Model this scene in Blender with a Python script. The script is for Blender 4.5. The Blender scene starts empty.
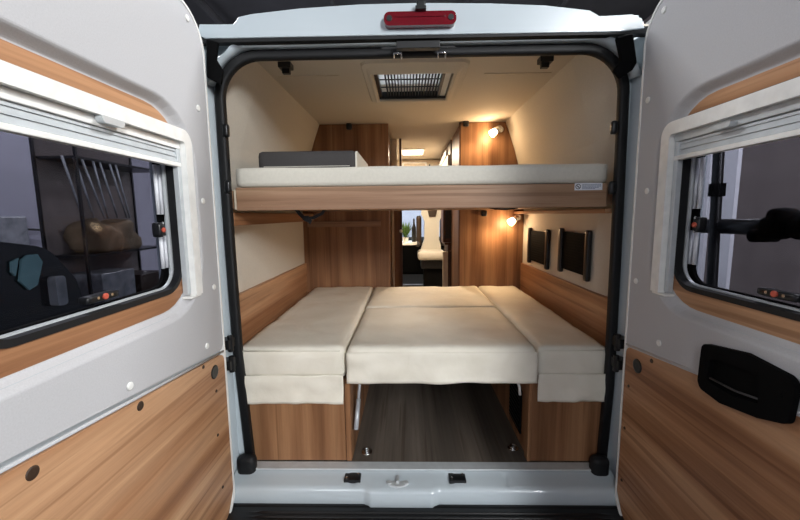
import bpy, bmesh, math, random
from mathutils import Vector, Matrix, noise
from mathutils.geometry import tessellate_polygon
random.seed(4)
scn = bpy.context.scene
COL = scn.collection
PI = math.pi

# ------------------------------------------------------------------ camera
F = 370.0
CAM = Vector((-0.055, -1.55, 1.09))
psi = math.atan(8/370); pit = math.atan(45/370); rol = math.radians(0.6)
FW = Vector((-math.sin(psi)*math.cos(pit), math.cos(psi)*math.cos(pit), -math.sin(pit)))
_r = Vector((math.cos(psi), math.sin(psi), 0)); _u = _r.cross(FW)
RT = _r*math.cos(rol) - _u*math.sin(rol)
UP = _u*math.cos(rol) + _r*math.sin(rol)
def at(px, py, ax, v):
    """the point of the photograph's pixel on the plane ax = v"""
    d = FW + RT*((px-400)/F) - UP*((py-260)/F)
    i = 'xyz'.index(ax)
    return CAM + d*((v-CAM[i])/d[i])
cd = bpy.data.cameras.new('camera'); cam = bpy.data.objects.new('camera', cd); COL.objects.link(cam)
cd.sensor_width = 36; cd.lens = 36*F/800; cd.clip_start = 0.02; cd.clip_end = 100
m = Matrix((RT, UP, -FW)).transposed().to_4x4(); m.translation = CAM
cam.matrix_world = m
scn.camera = cam

# ------------------------------------------------------------------ materials
def srgb(r, g, b):
    f = lambda c: (c/255/12.92) if c/255 <= .04045 else ((c/255+.055)/1.055)**2.4
    return (f(r), f(g), f(b), 1)
def base(name):
    mt = bpy.data.materials.new(name); mt.use_nodes = True
    nt = mt.node_tree; b = nt.nodes['Principled BSDF']
    return mt, nt, b
def coords(nt, scale=(1, 1, 1), rot=(0, 0, 0)):
    tc = nt.nodes.new('ShaderNodeTexCoord'); mp = nt.nodes.new('ShaderNodeMapping')
    mp.inputs['Scale'].default_value = scale; mp.inputs['Rotation'].default_value = rot
    nt.links.new(tc.outputs['Object'], mp.inputs['Vector']); return mp.outputs['Vector']
def nz(nt, vec, scale, detail=2, rough=.5, dist=0):
    n = nt.nodes.new('ShaderNodeTexNoise'); n.inputs['Scale'].default_value = scale
    n.inputs['Detail'].default_value = detail; n.inputs['Roughness'].default_value = rough
    n.inputs['Distortion'].default_value = dist
    nt.links.new(vec, n.inputs['Vector']); return n.outputs['Fac']
def ramp(nt, fac, stops):
    r = nt.nodes.new('ShaderNodeValToRGB'); e = r.color_ramp.elements
    while len(e) < len(stops): e.new(.5)
    for i, (p, c) in enumerate(stops): e[i].position = p; e[i].color = c
    nt.links.new(fac, r.inputs['Fac']); return r.outputs['Color']
def mixc(nt, fac, a, b, mode='MIX'):
    n = nt.nodes.new('ShaderNodeMix'); n.data_type = 'RGBA'; n.blend_type = mode
    if isinstance(fac, float): n.inputs[0].default_value = fac
    else: nt.links.new(fac, n.inputs[0])
    for k, v in ((6, a), (7, b)):
        if isinstance(v, tuple): n.inputs[k].default_value = v
        else: nt.links.new(v, n.inputs[k])
    return n.outputs[2]
def bump(nt, b, h, strength=.2, dist=.002):
    bn = nt.nodes.new('ShaderNodeBump'); bn.inputs['Strength'].default_value = strength
    bn.inputs['Distance'].default_value = dist
    nt.links.new(h, bn.inputs['Height']); nt.links.new(bn.outputs['Normal'], b.inputs['Normal'])
def plain(name, c, rough=.5, metal=0, spec=.5, grain=None, coat=0):
    """grain = (noise scale, colour variation, bump strength)"""
    mt, nt, b = base(name)
    b.inputs['Base Color'].default_value = c; b.inputs['Roughness'].default_value = rough
    b.inputs['Metallic'].default_value = metal; b.inputs['Specular IOR Level'].default_value = spec
    b.inputs['Coat Weight'].default_value = coat
    g = grain or (30, .06, .05)
    v = coords(nt); n = nz(nt, v, g[0], 4)
    lo = tuple(x*(1-g[1]) for x in c[:3])+(1,); hi = tuple(min(1, x*(1+g[1])) for x in c[:3])+(1,)
    nt.links.new(ramp(nt, n, [(.3, lo), (.7, hi)]), b.inputs['Base Color'])
    bump(nt, b, n, g[2])
    return mt
def wood(name, axis, dark, mid, light, rough=.45, band=4.5):
    mt, nt, b = base(name)
    s = [1, 1, 1]; s['xyz'.index(axis)] = .05
    v = coords(nt, tuple(s))
    broad = nz(nt, v, band*2, 1, .3, .1)
    fine = nz(nt, v, 70, 6, .7, .6)
    s2 = [1, 1, 1]; s2['xyz'.index(axis)] = .015
    v2 = coords(nt, tuple(s2)); streak = nz(nt, v2, 26, 3, .6, .3)
    c1 = ramp(nt, broad, [(.38, dark), (.5, mid), (.60, light)])
    c2 = ramp(nt, streak, [(.32, dark), (.55, mid), (.72, light)])
    c = mixc(nt, .5, c1, c2)
    c3 = ramp(nt, fine, [(.35, (.72, .68, .64, 1)), (.6, (1, 1, 1, 1))])
    c = mixc(nt, .55, c, c3, 'MULTIPLY')
    s3 = [1, 1, 1]; s3['xyz'.index(axis)] = .02
    lines = nz(nt, coords(nt, tuple(s3)), 48, 1, .5, .1)
    c = mixc(nt, .6, c, ramp(nt, lines, [(.33, (.58, .50, .44, 1)), (.39, (1, 1, 1, 1))]), 'MULTIPLY')
    nt.links.new(c, b.inputs['Base Color']); b.inputs['Roughness'].default_value = rough
    b.inputs['Specular IOR Level'].default_value = .35
    bump(nt, b, fine, .08, .001)
    return mt
WD = dict(dark=srgb(140, 96, 66), mid=srgb(184, 136, 98), light=srgb(210, 168, 130))
M = {}
M['wood_y'] = wood('oak_laminate_lengthwise', 'y', **WD)
M['wood_x'] = wood('oak_laminate_crosswise', 'x', srgb(136, 102, 78), srgb(158, 124, 98), srgb(174, 142, 114))
M['wood_z'] = wood('oak_laminate_upright', 'z', srgb(110, 75, 49), srgb(142, 101, 70), srgb(170, 128, 92), band=6)
M['wood_dark'] = wood('dark_brown_laminate', 'z', srgb(70, 46, 34), srgb(92, 62, 46), srgb(106, 74, 56))
M['floor'] = wood('grey_brown_floor_planks', 'y', srgb(72, 66, 60), srgb(96, 88, 80), srgb(120, 110, 100), .4, band=3)
M['white_paint'] = plain('white_car_paint', srgb(190, 201, 207), .25, coat=.5, grain=(3, .02, .0))
M['white_plastic'] = plain('white_plastic', srgb(240, 240, 236), .35)
M['door_trim'] = plain('light_grey_moulded_trim', srgb(191, 191, 193), .75, spec=.25, grain=(260, .04, .18))
M['wall'] = plain('pale_beige_wall_covering', srgb(212, 204, 190), .8, spec=.2, grain=(120, .03, .1))
M['ceil'] = plain('cream_ceiling_covering', srgb(214, 204, 188), .75, spec=.2, grain=(120, .02, .06))
M['rubber'] = plain('black_rubber', srgb(18, 19, 21), .6, spec=.4)
M['black'] = plain('black_plastic', srgb(20, 21, 23), .35)
M['black_matt'] = plain('matt_black_plastic', srgb(9, 9, 10), .85, spec=.1)
M['bumper'] = plain('black_bumper_plastic', srgb(16, 16, 18), .34, spec=.4)
M['grey_dark'] = plain('dark_grey_fabric', srgb(72, 70, 70), .9, spec=.1, grain=(200, .1, .2))
M['alu'] = plain('brushed_aluminium', srgb(190, 194, 198), .4, metal=.4)
M['silver'] = plain('silver_grey_plastic', srgb(198, 203, 205), .35, metal=.15)
M['chrome'] = plain('chrome', srgb(210, 210, 210), .12, metal=1)
M['blind'] = plain('pale_grey_blind_fabric', srgb(196, 202, 205), .5, metal=.0)
M['mattress'] = plain('cream_mattress_cover', srgb(212, 208, 196), .85, spec=.1, grain=(90, .03, .15))
M['beige'] = plain('beige_laminate', srgb(214, 200, 178), .5)
M['cap_brown'] = plain('dark_brown_screw_cap', srgb(58, 42, 30), .5)
M['red'] = plain('red_lens', srgb(104, 12, 26), .18, coat=.7)
M['orange'] = plain('orange_button', srgb(196, 88, 68), .5)
M['sticker'] = plain('white_sticker', srgb(228, 230, 236), .5)
M['ink'] = plain('grey_blue_print', srgb(128, 140, 166), .6)
M['ink_black'] = plain('black_print', srgb(30, 32, 38), .6)
M['green'] = plain('leaf_green', srgb(84, 120, 60), .6)
M['hall_white'] = plain('painted_hall_wall', srgb(168, 168, 182), .8, grain=(2, .06, .02))
M['hall_dark'] = plain('dark_hall_surface', srgb(52, 52, 54), .8, grain=(3, .2, .05))
M['hall_brown'] = plain('dark_brown_grey_hall_wall', srgb(112, 104, 102), .85, grain=(4, .1, .05))
M['ground'] = plain('dark_concrete_ground', srgb(48, 48, 50), .7, grain=(6, .2, .1))
M['cloth_brown'] = plain('brown_canvas', srgb(120, 104, 84), .9, grain=(60, .2, .2))
M['car_black'] = plain('black_car_paint', srgb(14, 14, 16), .2, coat=.7)
M['plate'] = plain('frosted_plastic_sheet', srgb(150, 154, 160), .25, grain=(12, .3, .3))

def fabric():
    mt, nt, b = base('cream_leatherette')
    v = coords(nt); n1 = nz(nt, v, 7, 3, .5, .4); n2 = nz(nt, v, 350, 2)
    nt.links.new(ramp(nt, n1, [(.3, srgb(224, 218, 202)), (.7, srgb(234, 229, 215))]), b.inputs['Base Color'])
    b.inputs['Roughness'].default_value = .55; b.inputs['Specular IOR Level'].default_value = .35
    h = nt.nodes.new('ShaderNodeMath'); h.operation = 'MULTIPLY_ADD'; h.inputs[1].default_value = .08
    nt.links.new(n2, h.inputs[0]); nt.links.new(n1, h.inputs[2])
    bump(nt, b, h.outputs[0], .6, .012)
    return mt
M['fabric'] = fabric()
def glass(name, tint, gloss=.08):
    mt = bpy.data.materials.new(name); mt.use_nodes = True; nt = mt.node_tree; nt.nodes.clear()
    o = nt.nodes.new('ShaderNodeOutputMaterial'); t = nt.nodes.new('ShaderNodeBsdfTransparent')
    g = nt.nodes.new('ShaderNodeBsdfGlossy'); mx = nt.nodes.new('ShaderNodeMixShader')
    fr = nt.nodes.new('ShaderNodeFresnel'); fr.inputs['IOR'].default_value = 1.12
    t.inputs['Color'].default_value = tint; g.inputs['Roughness'].default_value = .02
    nt.links.new(fr.outputs[0], mx.inputs[0]); nt.links.new(t.outputs[0], mx.inputs[1]); nt.links.new(g.outputs[0], mx.inputs[2])
    nt.links.new(mx.outputs[0], o.inputs[0]); return mt
M['tint'] = glass('smoked_acrylic', (.50, .50, .54, 1))
M['clear'] = glass('clear_glass', (.85, .9, .92, 1))
M['dome'] = plain('frosted_dome', srgb(200, 204, 206), .5)
M['dome'].node_tree.nodes['Principled BSDF'].inputs['Transmission Weight'].default_value = .8
M['carglass'] = plain('blue_green_car_glass', srgb(120, 160, 165), .1)
def emit(name, c, s):
    mt = bpy.data.materials.new(name); mt.use_nodes = True; nt = mt.node_tree; nt.nodes.clear()
    o = nt.nodes.new('ShaderNodeOutputMaterial'); e = nt.nodes.new('ShaderNodeEmission')
    e.inputs['Color'].default_value = c; e.inputs['Strength'].default_value = s
    nt.links.new(e.outputs[0], o.inputs[0]); return mt
M['lamp_warm'] = emit('lit_warm_lamp', (1, .74, .45, 1), 11)
M['led_warm'] = emit('lit_ceiling_led', (1, .80, .58, 1), 9)
M['hall_lamp'] = emit('lit_hall_tube', (.93, .97, 1, 1), 14)

# ------------------------------------------------------------------ mesh helpers
def P3(ax, u, v, w):
    return {'x': (w, u, v), 'y': (u, w, v), 'z': (u, v, w)}[ax]
class MB:
    def __init__(s): s.v = []; s.f = []
    def add(s, vs, fs):
        n = len(s.v); s.v += [tuple(p) for p in vs]; s.f += [tuple(i+n for i in f) for f in fs]; return s
    def box(s, a, b):
        x0, y0, z0 = a; x1, y1, z1 = b
        return s.add([(x0,y0,z0),(x1,y0,z0),(x1,y1,z0),(x0,y1,z0),(x0,y0,z1),(x1,y0,z1),(x1,y1,z1),(x0,y1,z1)],
                     [(0,3,2,1),(4,5,6,7),(0,1,5,4),(1,2,6,5),(2,3,7,6),(3,0,4,7)])
    def prism(s, loops, ax, a, b):
        flat = [p for l in loops for p in l]; n = len(flat)
        tri = tessellate_polygon([[Vector((p[0], p[1], 0)) for p in l] for l in loops])
        vs = [P3(ax, p[0], p[1], a) for p in flat] + [P3(ax, p[0], p[1], b) for p in flat]
        fs = [t for t in tri] + [tuple(i+n for i in reversed(t)) for t in tri]
        k = 0
        for l in loops:
            m_ = len(l)
            for i in range(m_): j = (i+1) % m_; fs.append((k+i, k+j, n+k+j, n+k+i))
            k += m_
        return s.add(vs, fs)
    def loft(s, rings, closed=True, caps=False):
        n = len(rings[0]); vs = [p for r in rings for p in r]; fs = []
        for k in range(len(rings)-1):
            for i in range(n if closed else n-1):
                j = (i+1) % n; fs.append((k*n+i, k*n+j, (k+1)*n+j, (k+1)*n+i))
        if caps: fs.append(tuple(range(n))[::-1]); fs.append(tuple((len(rings)-1)*n+i for i in range(n)))
        return s.add(vs, fs)
    def sweep(s, path, prof, closed=False, up=(0, 1, 0), caps=True):
        """prof (a, b): a along the in-plane normal, b along up"""
        up = Vector(up); path = [Vector(p) for p in path]; rings = []; N = len(path)
        for i, p in enumerate(path):
            a = path[(i-1) % N] if (closed or i) else p; b = path[(i+1) % N] if (closed or i < N-1) else p
            t = (b-a).normalized(); nn = t.cross(up).normalized()
            k = 1
            if (closed or 0 < i < N-1):
                t1 = (p-a).normalized(); c = max(.5, t1.cross(up).normalized().dot(nn)); k = 1/c
            rings.append([tuple(p + nn*(q[0]*k) + up*q[1]) for q in prof])
        if closed: rings.append(rings[0])
        return s.loft(rings, True, caps and not closed)
    def tube(s, pts, r, n=10, r2=None):
        pts = [Vector(p) for p in pts]; rings = []; N = len(pts); prev = None
        for i, p in enumerate(pts):
            t = (pts[min(i+1, N-1)]-pts[max(i-1, 0)]).normalized()
            if prev is None: a = t.cross(Vector((0, 0, 1)) if abs(t.z) < .9 else Vector((1, 0, 0))).normalized()
            else: a = (prev - t*prev.dot(t)).normalized()
            prev = a; b = t.cross(a); rr_ = r if r2 is None else r+(r2-r)*i/(N-1)
            rings.append([tuple(p+a*(rr_*math.cos(2*PI*k/n))+b*(rr_*math.sin(2*PI*k/n))) for k in range(n)])
        return s.loft(rings, True, True)
    def disc(s, c, ax, prof, n=20, sy=1):
        """lathe about axis ax through c; prof = [(radius, height)...]"""
        rings = []
        for r, h in prof:
            rg = []
            for k in range(n):
                q = P3(ax, r*math.cos(2*PI*k/n), sy*r*math.sin(2*PI*k/n), h); rg.append(tuple(Vector(c)+Vector(q)))
            rings.append(rg)
        return s.loft(rings, True, True)
    def grid(s, fn, nu, nv):
        vs = [fn(i/nu, j/nv) for j in range(nv+1) for i in range(nu+1)]
        fs = [(j*(nu+1)+i, j*(nu+1)+i+1, (j+1)*(nu+1)+i+1, (j+1)*(nu+1)+i) for j in range(nv) for i in range(nu)]
        return s.add(vs, fs)
    def softbox(s, a, b, r, step=.03, fn=None):
        a = Vector(a); b = Vector(b); n = [max(4, int((b[i]-a[i])/step)) for i in range(3)]
        idx = {}; vs = []; fs = []
        def vid(i, j, k):
            if (i, j, k) not in idx:
                q = [0, 0, 0]
                for t, c in enumerate((i, j, k)):
                    L = b[t]-a[t]; x = c/n[t]*L; q[t] = a[t]+x
                p = Vector(q); q2 = Vector([min(max(p[t], a[t]+r), b[t]-r) for t in range(3)])
                d = p-q2
                if d.length > 1e-6: p = q2+d.normalized()*min(r, d.length if sum(abs(e) > 1e-6 for e in d) == 1 else r)
                if fn: p = Vector(fn(p))
                idx[(i, j, k)] = len(vs); vs.append(tuple(p))
            return idx[(i, j, k)]
        for ax in range(3):
            u, w = [t for t in range(3) if t != ax]
            for side in (0, n[ax]):
                for i in range(n[u]):
                    for j in range(n[w]):
                        def V(ii, jj):
                            c = [0, 0, 0]; c[ax] = side; c[u] = ii; c[w] = jj; return vid(*c)
                        fs.append((V(i, j), V(i+1, j), V(i+1, j+1), V(i, j+1)))
        return s.add(vs, fs)
    def mesh(s, name):
        me = bpy.data.meshes.new(name); me.from_pydata(s.v, [], s.f)
        bm = bmesh.new(); bm.from_mesh(me)
        bmesh.ops.remove_doubles(bm, verts=bm.verts, dist=1e-6)
        bmesh.ops.recalc_face_normals(bm, faces=bm.faces); bm.to_mesh(me); bm.free(); return me
    def build(s, name, mat, parent=None, bevel=0, smooth=False, seg=2, solid=0):
        me = s.mesh(name); me.materials.append(M[mat])
        o = bpy.data.objects.new(name, me); COL.objects.link(o)
        if parent: o.parent = parent; pass
        if parent: o.matrix_parent_inverse = Matrix.Translation(-Vector(ORG.get(parent.name, (0, 0, 0))))
        ORG[o.name] = (0, 0, 0)
        if smooth:
            for p in me.polygons: p.use_smooth = True
        if solid:
            md = o.modifiers.new('solid', 'SOLIDIFY'); md.thickness = solid
        if bevel:
            md = o.modifiers.new('bevel', 'BEVEL'); md.width = bevel; md.segments = seg
            md.limit_method = 'ANGLE'; md.angle_limit = math.radians(50)
            for p in me.polygons: p.use_smooth = True
            md.harden_normals = True
        return o
ORG = {}
def rr(u0, v0, u1, v1, r, n=8):
    """rounded rectangle; r = one radius or four (u0v0, u1v0, u1v1, u0v1)"""
    return fillet([(u0, v0), (u1, v0), (u1, v1), (u0, v1)], r, n)
def fillet(pts, r, n=8):
    if not isinstance(r, (list, tuple)): r = [r]*len(pts)
    out = []; N = len(pts)
    for i in range(N):
        p = Vector(pts[i]); a = (Vector(pts[i-1])-p); b = (Vector(pts[(i+1) % N])-p)
        if r[i] <= 0: out += [tuple(p)]*(n+1) if False else [tuple(p)]; continue
        an = a.normalized(); bn = b.normalized(); ang = math.acos(max(-1, min(1, an.dot(bn))))
        d = min(r[i]/math.tan(ang/2), a.length*.49, b.length*.49); rad = d*math.tan(ang/2)
        c = p+(an+bn).normalized()*(rad/math.sin(ang/2))
        s_ = p+an*d-c; e_ = p+bn*d-c
        sa = math.atan2(s_.y, s_.x); da = math.atan2(e_.y, e_.x)-sa
        while da > PI: da -= 2*PI
        while da < -PI: da += 2*PI
        for k in range(n+1): q = sa+da*k/n; out.append((c.x+rad*math.cos(q), c.y+rad*math.sin(q)))
    return out
def thing(name, label, cat, loc=(0, 0, 0), group=None):
    o = bpy.data.objects.new(name, None); COL.objects.link(o); o.location = loc; o.empty_display_size = .1
    ORG[o.name] = loc; o['label'] = label; o['category'] = cat
    if group: o['group'] = group
    return o
def tag(o, label, cat, group=None):
    o['label'] = label; o['category'] = cat
    if group: o['group'] = group
    return o
def struct(o): o['kind'] = 'structure'; return o
def lab(o, t): o['label'] = t; return o

# ================================================================== THE VAN
VAN = thing('campervan', 'white campervan body around the open rear doorway with black rubber door seal', 'van', (0, 0, -.55))
# seal loop (inner edge measured at the doorway)
XL, XR, ZT = -.790, .783, 1.708
def sealpath(off, y=0.0, zb=0.0):
    pts = [(XL-off+.03, zb), (XL-off, .6), (XL-off, 1.2), ]
    l = rr(XL-off, -1, XR+off, ZT+off, [0, 0, .15+off, .15+off], 12)
    l = [p for p in l if p[1] > 0]            # right side up, over the top, left side down
    l = [(XR+off-.0, zb), (XR+off+.012, .35), (XR+off+.008, .9)] + l + [(XL-off, 1.0), (XL-off+.005, .5), (XL-off+.03, zb)]
    return [(p[0], y, p[1]) for p in l]
prof = rr(-.019, -.018, .019, .018, .011, 4)
MB().sweep(sealpath(.019), prof).build('door_seal', 'rubber', VAN, smooth=True)
for s, x in ((-1, XL), (1, XR)):
    MB().softbox((x-.035 if s < 0 else x-.045, -.055, -.075), (x+.05 if s < 0 else x+.035, .0, .035), .027, .01).build('seal_foot', 'rubber', VAN, smooth=True)
# frame plate behind the seal
hole = [(p[0], p[2]) for p in sealpath(.034, zb=-.03)]
outer = [(-.975, -.18), (.975, -.18), (.975, 1.78), (-.975, 1.78)]
outl = [(.975, -.03), (.975, 1.78), (-.975, 1.78), (-.975, -.03)]
fr = MB().prism([outl + list(reversed(hole))], 'y', .004, .03)
# side pillars with a step, facing the doorway
for s in (-1, 1):
    X = lambda v: s*v
    pf = [(.832, .01), (.840, -.035), (.862, -.05), (.868, -.09), (.975, -.09), (.975, .01)]
    ring0 = [(s*a, b, -.12) for a, b in pf]; ring1 = [(s*(a+.0), b, 1.60) for a, b in pf]; ring2 = [(s*a, b, 1.76) for a, b in pf]
    fr.loft([ring0, ring1, ring2], True, True)
lab(fr.build('rear_frame', 'white_paint', VAN, bevel=.004), 'white painted doorway pillars')
# rolled gutter panel over the seal
gp = MB()
gl = [(-.84, 1.60), (-.835, 1.70), (-.80, 1.745), (-.70, 1.752), (.70, 1.752), (.80, 1.745), (.835, 1.69), (.84, 1.60)]
inner = [(p[0], p[2]) for p in sealpath(.036) if p[2] > 1.60]
ring_in = [Vector((p[0], 0)) for p in inner]
n_ = len(inner)
ga = [(a, -.004, b) for a, b in inner]
gb = []
for a, b in inner:
    t = a/.82
    gb.append((max(-.85, min(.85, a*1.03)), -.055, max(b+.012 if abs(a) < .72 else b, 1.6) if b < 1.735 else 1.752))
gp.loft([ga, gb], False)
gp.build('gutter', 'white_paint', VAN, smooth=True, solid=.004)
# black weather strip above
MB().prism([rr(-.86, 1.745, .86, 1.772, .008, 3)], 'y', -.075, -.045).build('weather_strip', 'rubber', VAN, bevel=.003)
# roof fairing
fpx = [(199, 24), (233, 24), (238, 17), (253, 13.5), (300, 8), (360, 4), (420, 2.5), (490, 3), (545, 5), (590, 10), (600, 16), (632, 14), (642, 18), (645, 28), (620, 31.5), (420, 34.5), (205, 38.5), (197, 34)]
fl = [(at(x, y, 'y', -.08).x, at(x, y, 'y', -.08).z) for x, y in fpx]
MB().prism([fl], 'y', -.08, .0).build('roof_fairing', 'white_paint', VAN, bevel=.012, seg=3)
# third brake light
bl_ = rr(-.136, 1.776, .128, 1.824, .02, 6)
bl = MB().prism([bl_], 'y', -.108, -.078).build('brake_light', 'red', VAN, bevel=.008, seg=3)
for x in (-.116, .108):
    MB().disc((x, -.108, 1.801), 'y', [(.010, .0), (.010, -.003), (.004, -.003)], 14).build('lens_screw', 'black', bl)
MB().prism([rr(-.095, 1.804, .088, 1.811, .003, 3)], 'y', -.111, -.107).build('lens_rib', 'red', bl)
wn = MB(); wn.box((-.022, -.125, 1.822), (.018, -.09, 1.836)); wn.box((-.012, -.12, 1.836), (.012, -.095, 1.852)); wn.box((-.017, -.118, 1.848), (.017, -.097, 1.856))
wn.build('washer_nozzle', 'black', VAN, bevel=.003)
# lintel lock bracket and strikers
lb = MB(); lb.box((-.092, -.075, 1.712), (.072, -.045, 1.738)); lb.box((-.15, -.06, 1.716), (.13, -.056, 1.724))
lb.build('lock_bracket', 'black', VAN, bevel=.003)
for x in (-.088, .082):
    k = MB(); k.tube([(x-.014, -.03, 1.69), (x-.014, -.04, 1.708), (x+.014, -.04, 1.708), (x+.014, -.03, 1.69)], .004, 8)
    lab(k.build('striker', 'chrome', VAN, smooth=True), 'small chrome striker loop')
# black rubber hinge gaiters at top corners
for pts in ([(205, 38), (217, 41), (215, 58), (222, 70), (220, 84), (206, 77)], [(617, 36), (634, 32), (638, 62), (634, 69), (621, 78), (614, 70), (622, 60)]):
    q = [(at(x, y, 'y', -.10).x, at(x, y, 'y', -.10).z) for x, y in pts]
    MB().prism([q], 'y', -.098, -.08).build('hinge_gaiter', 'black_matt', VAN, bevel=.006)
# door check straps low on pillars
for s in (-1, 1):
    for z in (.56, .47):
        k = MB(); k.box((s*.80, -.085, z-.02), (s*.845, -.03, z+.02)); k.disc((s*.805, -.06, z), 'z', [(.012, -.035), (.012, .035)], 10)
        k.build('door_hinge', 'black', VAN, bevel=.003)
# seal clips
for (x, y) in ((227, 131), (613, 128), (229, 187), (611, 188)):
    p = at(x, y, 'y', -.005); MB().softbox((p.x-.012, -.025, p.z-.026), (p.x+.012, .0, p.z+.026), .008, .01).build('seal_clip', 'black', VAN, smooth=True)
# aluminium edge strip and sill
es = MB().prism([[( -.80, -.034), (.80, -.034), (.80, -.0265), (-.80, -.0265)]], 'y', -.036, .014)
lab(es.build('edge_strip', 'silver', VAN, bevel=.002), 'aluminium strip along floor edge')
def sill(u, v):
    x = -.83+1.66*u
    pf = [(.03, -.036), (-.035, -.036), (-.045, -.040), (-.085, -.050), (-.112, -.056), (-.122, -.068), (-.122, -.14), (-.05, -.16)]
    t = v*7; i = min(6, int(t)); f = t-i
    y = pf[i][0]*(1-f)+pf[i+1][0]*f; z = pf[i][1]*(1-f)+pf[i+1][1]*f
    c = max(0, min(1, (.16-abs(x+.09))/.03))
    if y < -.05: y -= .014*c
    for xc in (-.30, .12, .36):
        c2 = max(0, 1-abs(x-xc)/.02)
        if -.11 < y < -.04: z -= .006*c2
    return (x, y, z)
lab(MB().grid(sill, 166, 14).build('sill', 'white_paint', VAN, smooth=True), 'white painted loading sill')
for px in (354, 456):
    p = at(px, 471.5, 'z', -.045); q = MB(); q.box((p.x-.036, -.090, -.056), (p.x+.036, -.040, -.040))
    o = q.build('striker_plate', 'black', VAN, bevel=.002)
    for dx, dy in ((-.024, -.075), (.024, -.05)):
        MB().disc((p.x+dx, dy, -.040), 'z', [(.006, 0), (.006, .003), (.002, .004)], 10).build('screw', 'chrome', o)
cx = at(398, 478, 'z', -.05).x
lk = MB(); lk.prism([fillet([(cx-.055, -.095), (cx-.03, -.112), (cx, -.118), (cx+.03, -.112), (cx+.055, -.095), (cx+.03, -.083), (cx, -.09), (cx-.03, -.083)], .008, 4)], 'z', -.058, -.045)
lk.box((cx-.006, -.1, -.05), (cx+.006, -.066, -.034)); 
lk.disc((cx-.036, -.097, -.045), 'z', [(.010, 0), (.010, .004)], 12); lk.disc((cx+.036, -.097, -.045), 'z', [(.010, 0), (.010, .004)], 12)
lab(lk.build('lock_catch', 'silver', VAN, bevel=.002), 'small metal door lock catch')
# bumper step
def bump_fn(u, v):
    x = -.95+1.9*u; y = -.118-.42*v; z = -.128
    if v < .04: z = -.124
    if .10 < v < .80:
        c = max(0, min(1, (.72-abs(x-.02))/.03)); z += .008*c*max(0, math.sin((v-.10)/.70*13*2*PI))**2
    if v > .93: z -= .03*((v-.93)/.07)**2
    return (x, y, z)
bp = MB().grid(bump_fn, 60, 170)
bp.box((-.95, -.54, -.40), (.95, -.118, -.16))
bp.build('bumper_step', 'bumper', VAN, smooth=True)
# outer body
bd = MB()
for s in (-1, 1): bd.prism([[(s*.955, -.2), (s*.985, -.2), (s*.985, 1.62), (s*.86, 1.83), (s*.84, 1.80), (s*.955, 1.60)]], 'y', .03, 4.3)
bd.prism([[(-.86, .03), (.86, .03), (.86, 4.5), (-.86, 4.5)], [(-.24, .36), (-.24, .83), (.20, .83), (.20, .36)]], 'z', 1.832, 1.86)
bd.box((-.955, .03, -.2), (.955, 4.3, -.16))
bd.box((-.86, .03, 1.775), (.86, .05, 1.832))
lab(bd.build('body_panel', 'white_paint', VAN), 'white outer body sides and roof')
cb = MB()
for s in (-1, 1):
    cb.prism([[(4.3, -.2), (5.6, -.2), (5.6, .35), (5.3, .55), (4.3, .62)]], 'x', s*.955, s*.985)
    cb.prism([[(4.3, 1.50), (4.3, 1.70), (4.55, 1.72), (5.25, .62), (5.15, .60), (4.45, 1.62)]], 'x', s*.955, s*.985)
cb.box((-.955, 4.3, 1.72), (.955, 4.55, 1.86)); cb.box((-.955, 5.3, -.2), (.955, 5.6, .5))
cb.build('cab_shell', 'white_paint', VAN)
MB().loft([[(-.955, 4.5, 1.76), (.955, 4.5, 1.76)], [(-.955, 5.3, .56), (.955, 5.3, .56)]], False).build('windscreen', 'clear', VAN, solid=.006)
db = MB(); db.prism([fillet([(4.55, .1), (5.28, .1), (5.28, .52), (4.75, .72), (4.55, .66)], .05, 4)], 'x', -.95, .95)
db.build('dashboard', 'black_matt', VAN)
MB().tube([(-.42, 4.42, .72)]+[(-.42+.17*math.cos(a), 4.42+.06*math.sin(a), .82+.17*math.sin(a)) for a in [i*PI/12 for i in range(-6, 19)]], .014, 8).build('steering_wheel', 'black', VAN, smooth=True)

# ================================================================== interior shell
FZ = -.028
struct(MB().box((-.95, .0, -.10), (.95, 4.3, FZ)).build('floor', 'floor'))
def wallprof(s):
    c = -.015
    return [(.885, FZ), (.885, .7), (.885, 1.10), (.872, 1.28), (.845, 1.42), (.80, 1.58), (.76, 1.70), (.722, 1.80)]
def makewall(s, name):
    pf = wallprof(s); st = [(.035, .024), (.3, .006), (1.43, 0), (4.28, 0)]
    rin = [[(s*(a+d)-.015, y, z) for a, z in pf] for y, d in st]
    rin2 = [r + [(s*.948, r[0][1], 1.80), (s*.948, r[0][1], FZ)] for r in rin]
    return struct(MB().loft(rin2, True, True).build(name, 'wall'))
makewall(-1, 'wall_left'); makewall(1, 'wall_right')
# ceiling with rooflight opening
ch = rr(-.222, .385, .180, .81, .01, 2)
struct(MB().prism([[(-.93, .035), (.93, .035), (.93, 4.3), (-.93, 4.3)], ch[::-1]], 'z', 1.80, 1.83).build('ceiling', 'ceil'))
cs = MB()
cs.box((-.71, .425, 1.797), (-.40, .429, 1.8005)); cs.box((.34, .44, 1.797), (.68, .444, 1.8005))
cs.box((-.72, 1.02, 1.7965), (.70, 1.024, 1.8005)) if False else None
struct(cs.build('trim_1', 'beige'))
# rear header trim between the seal and ceiling
struct(MB().prism([[(-.74, 1.75), (.735, 1.75), (.70, 1.80), (-.72, 1.80)]], 'y', .03, .045).build('trim_2', 'ceil'))
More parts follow.
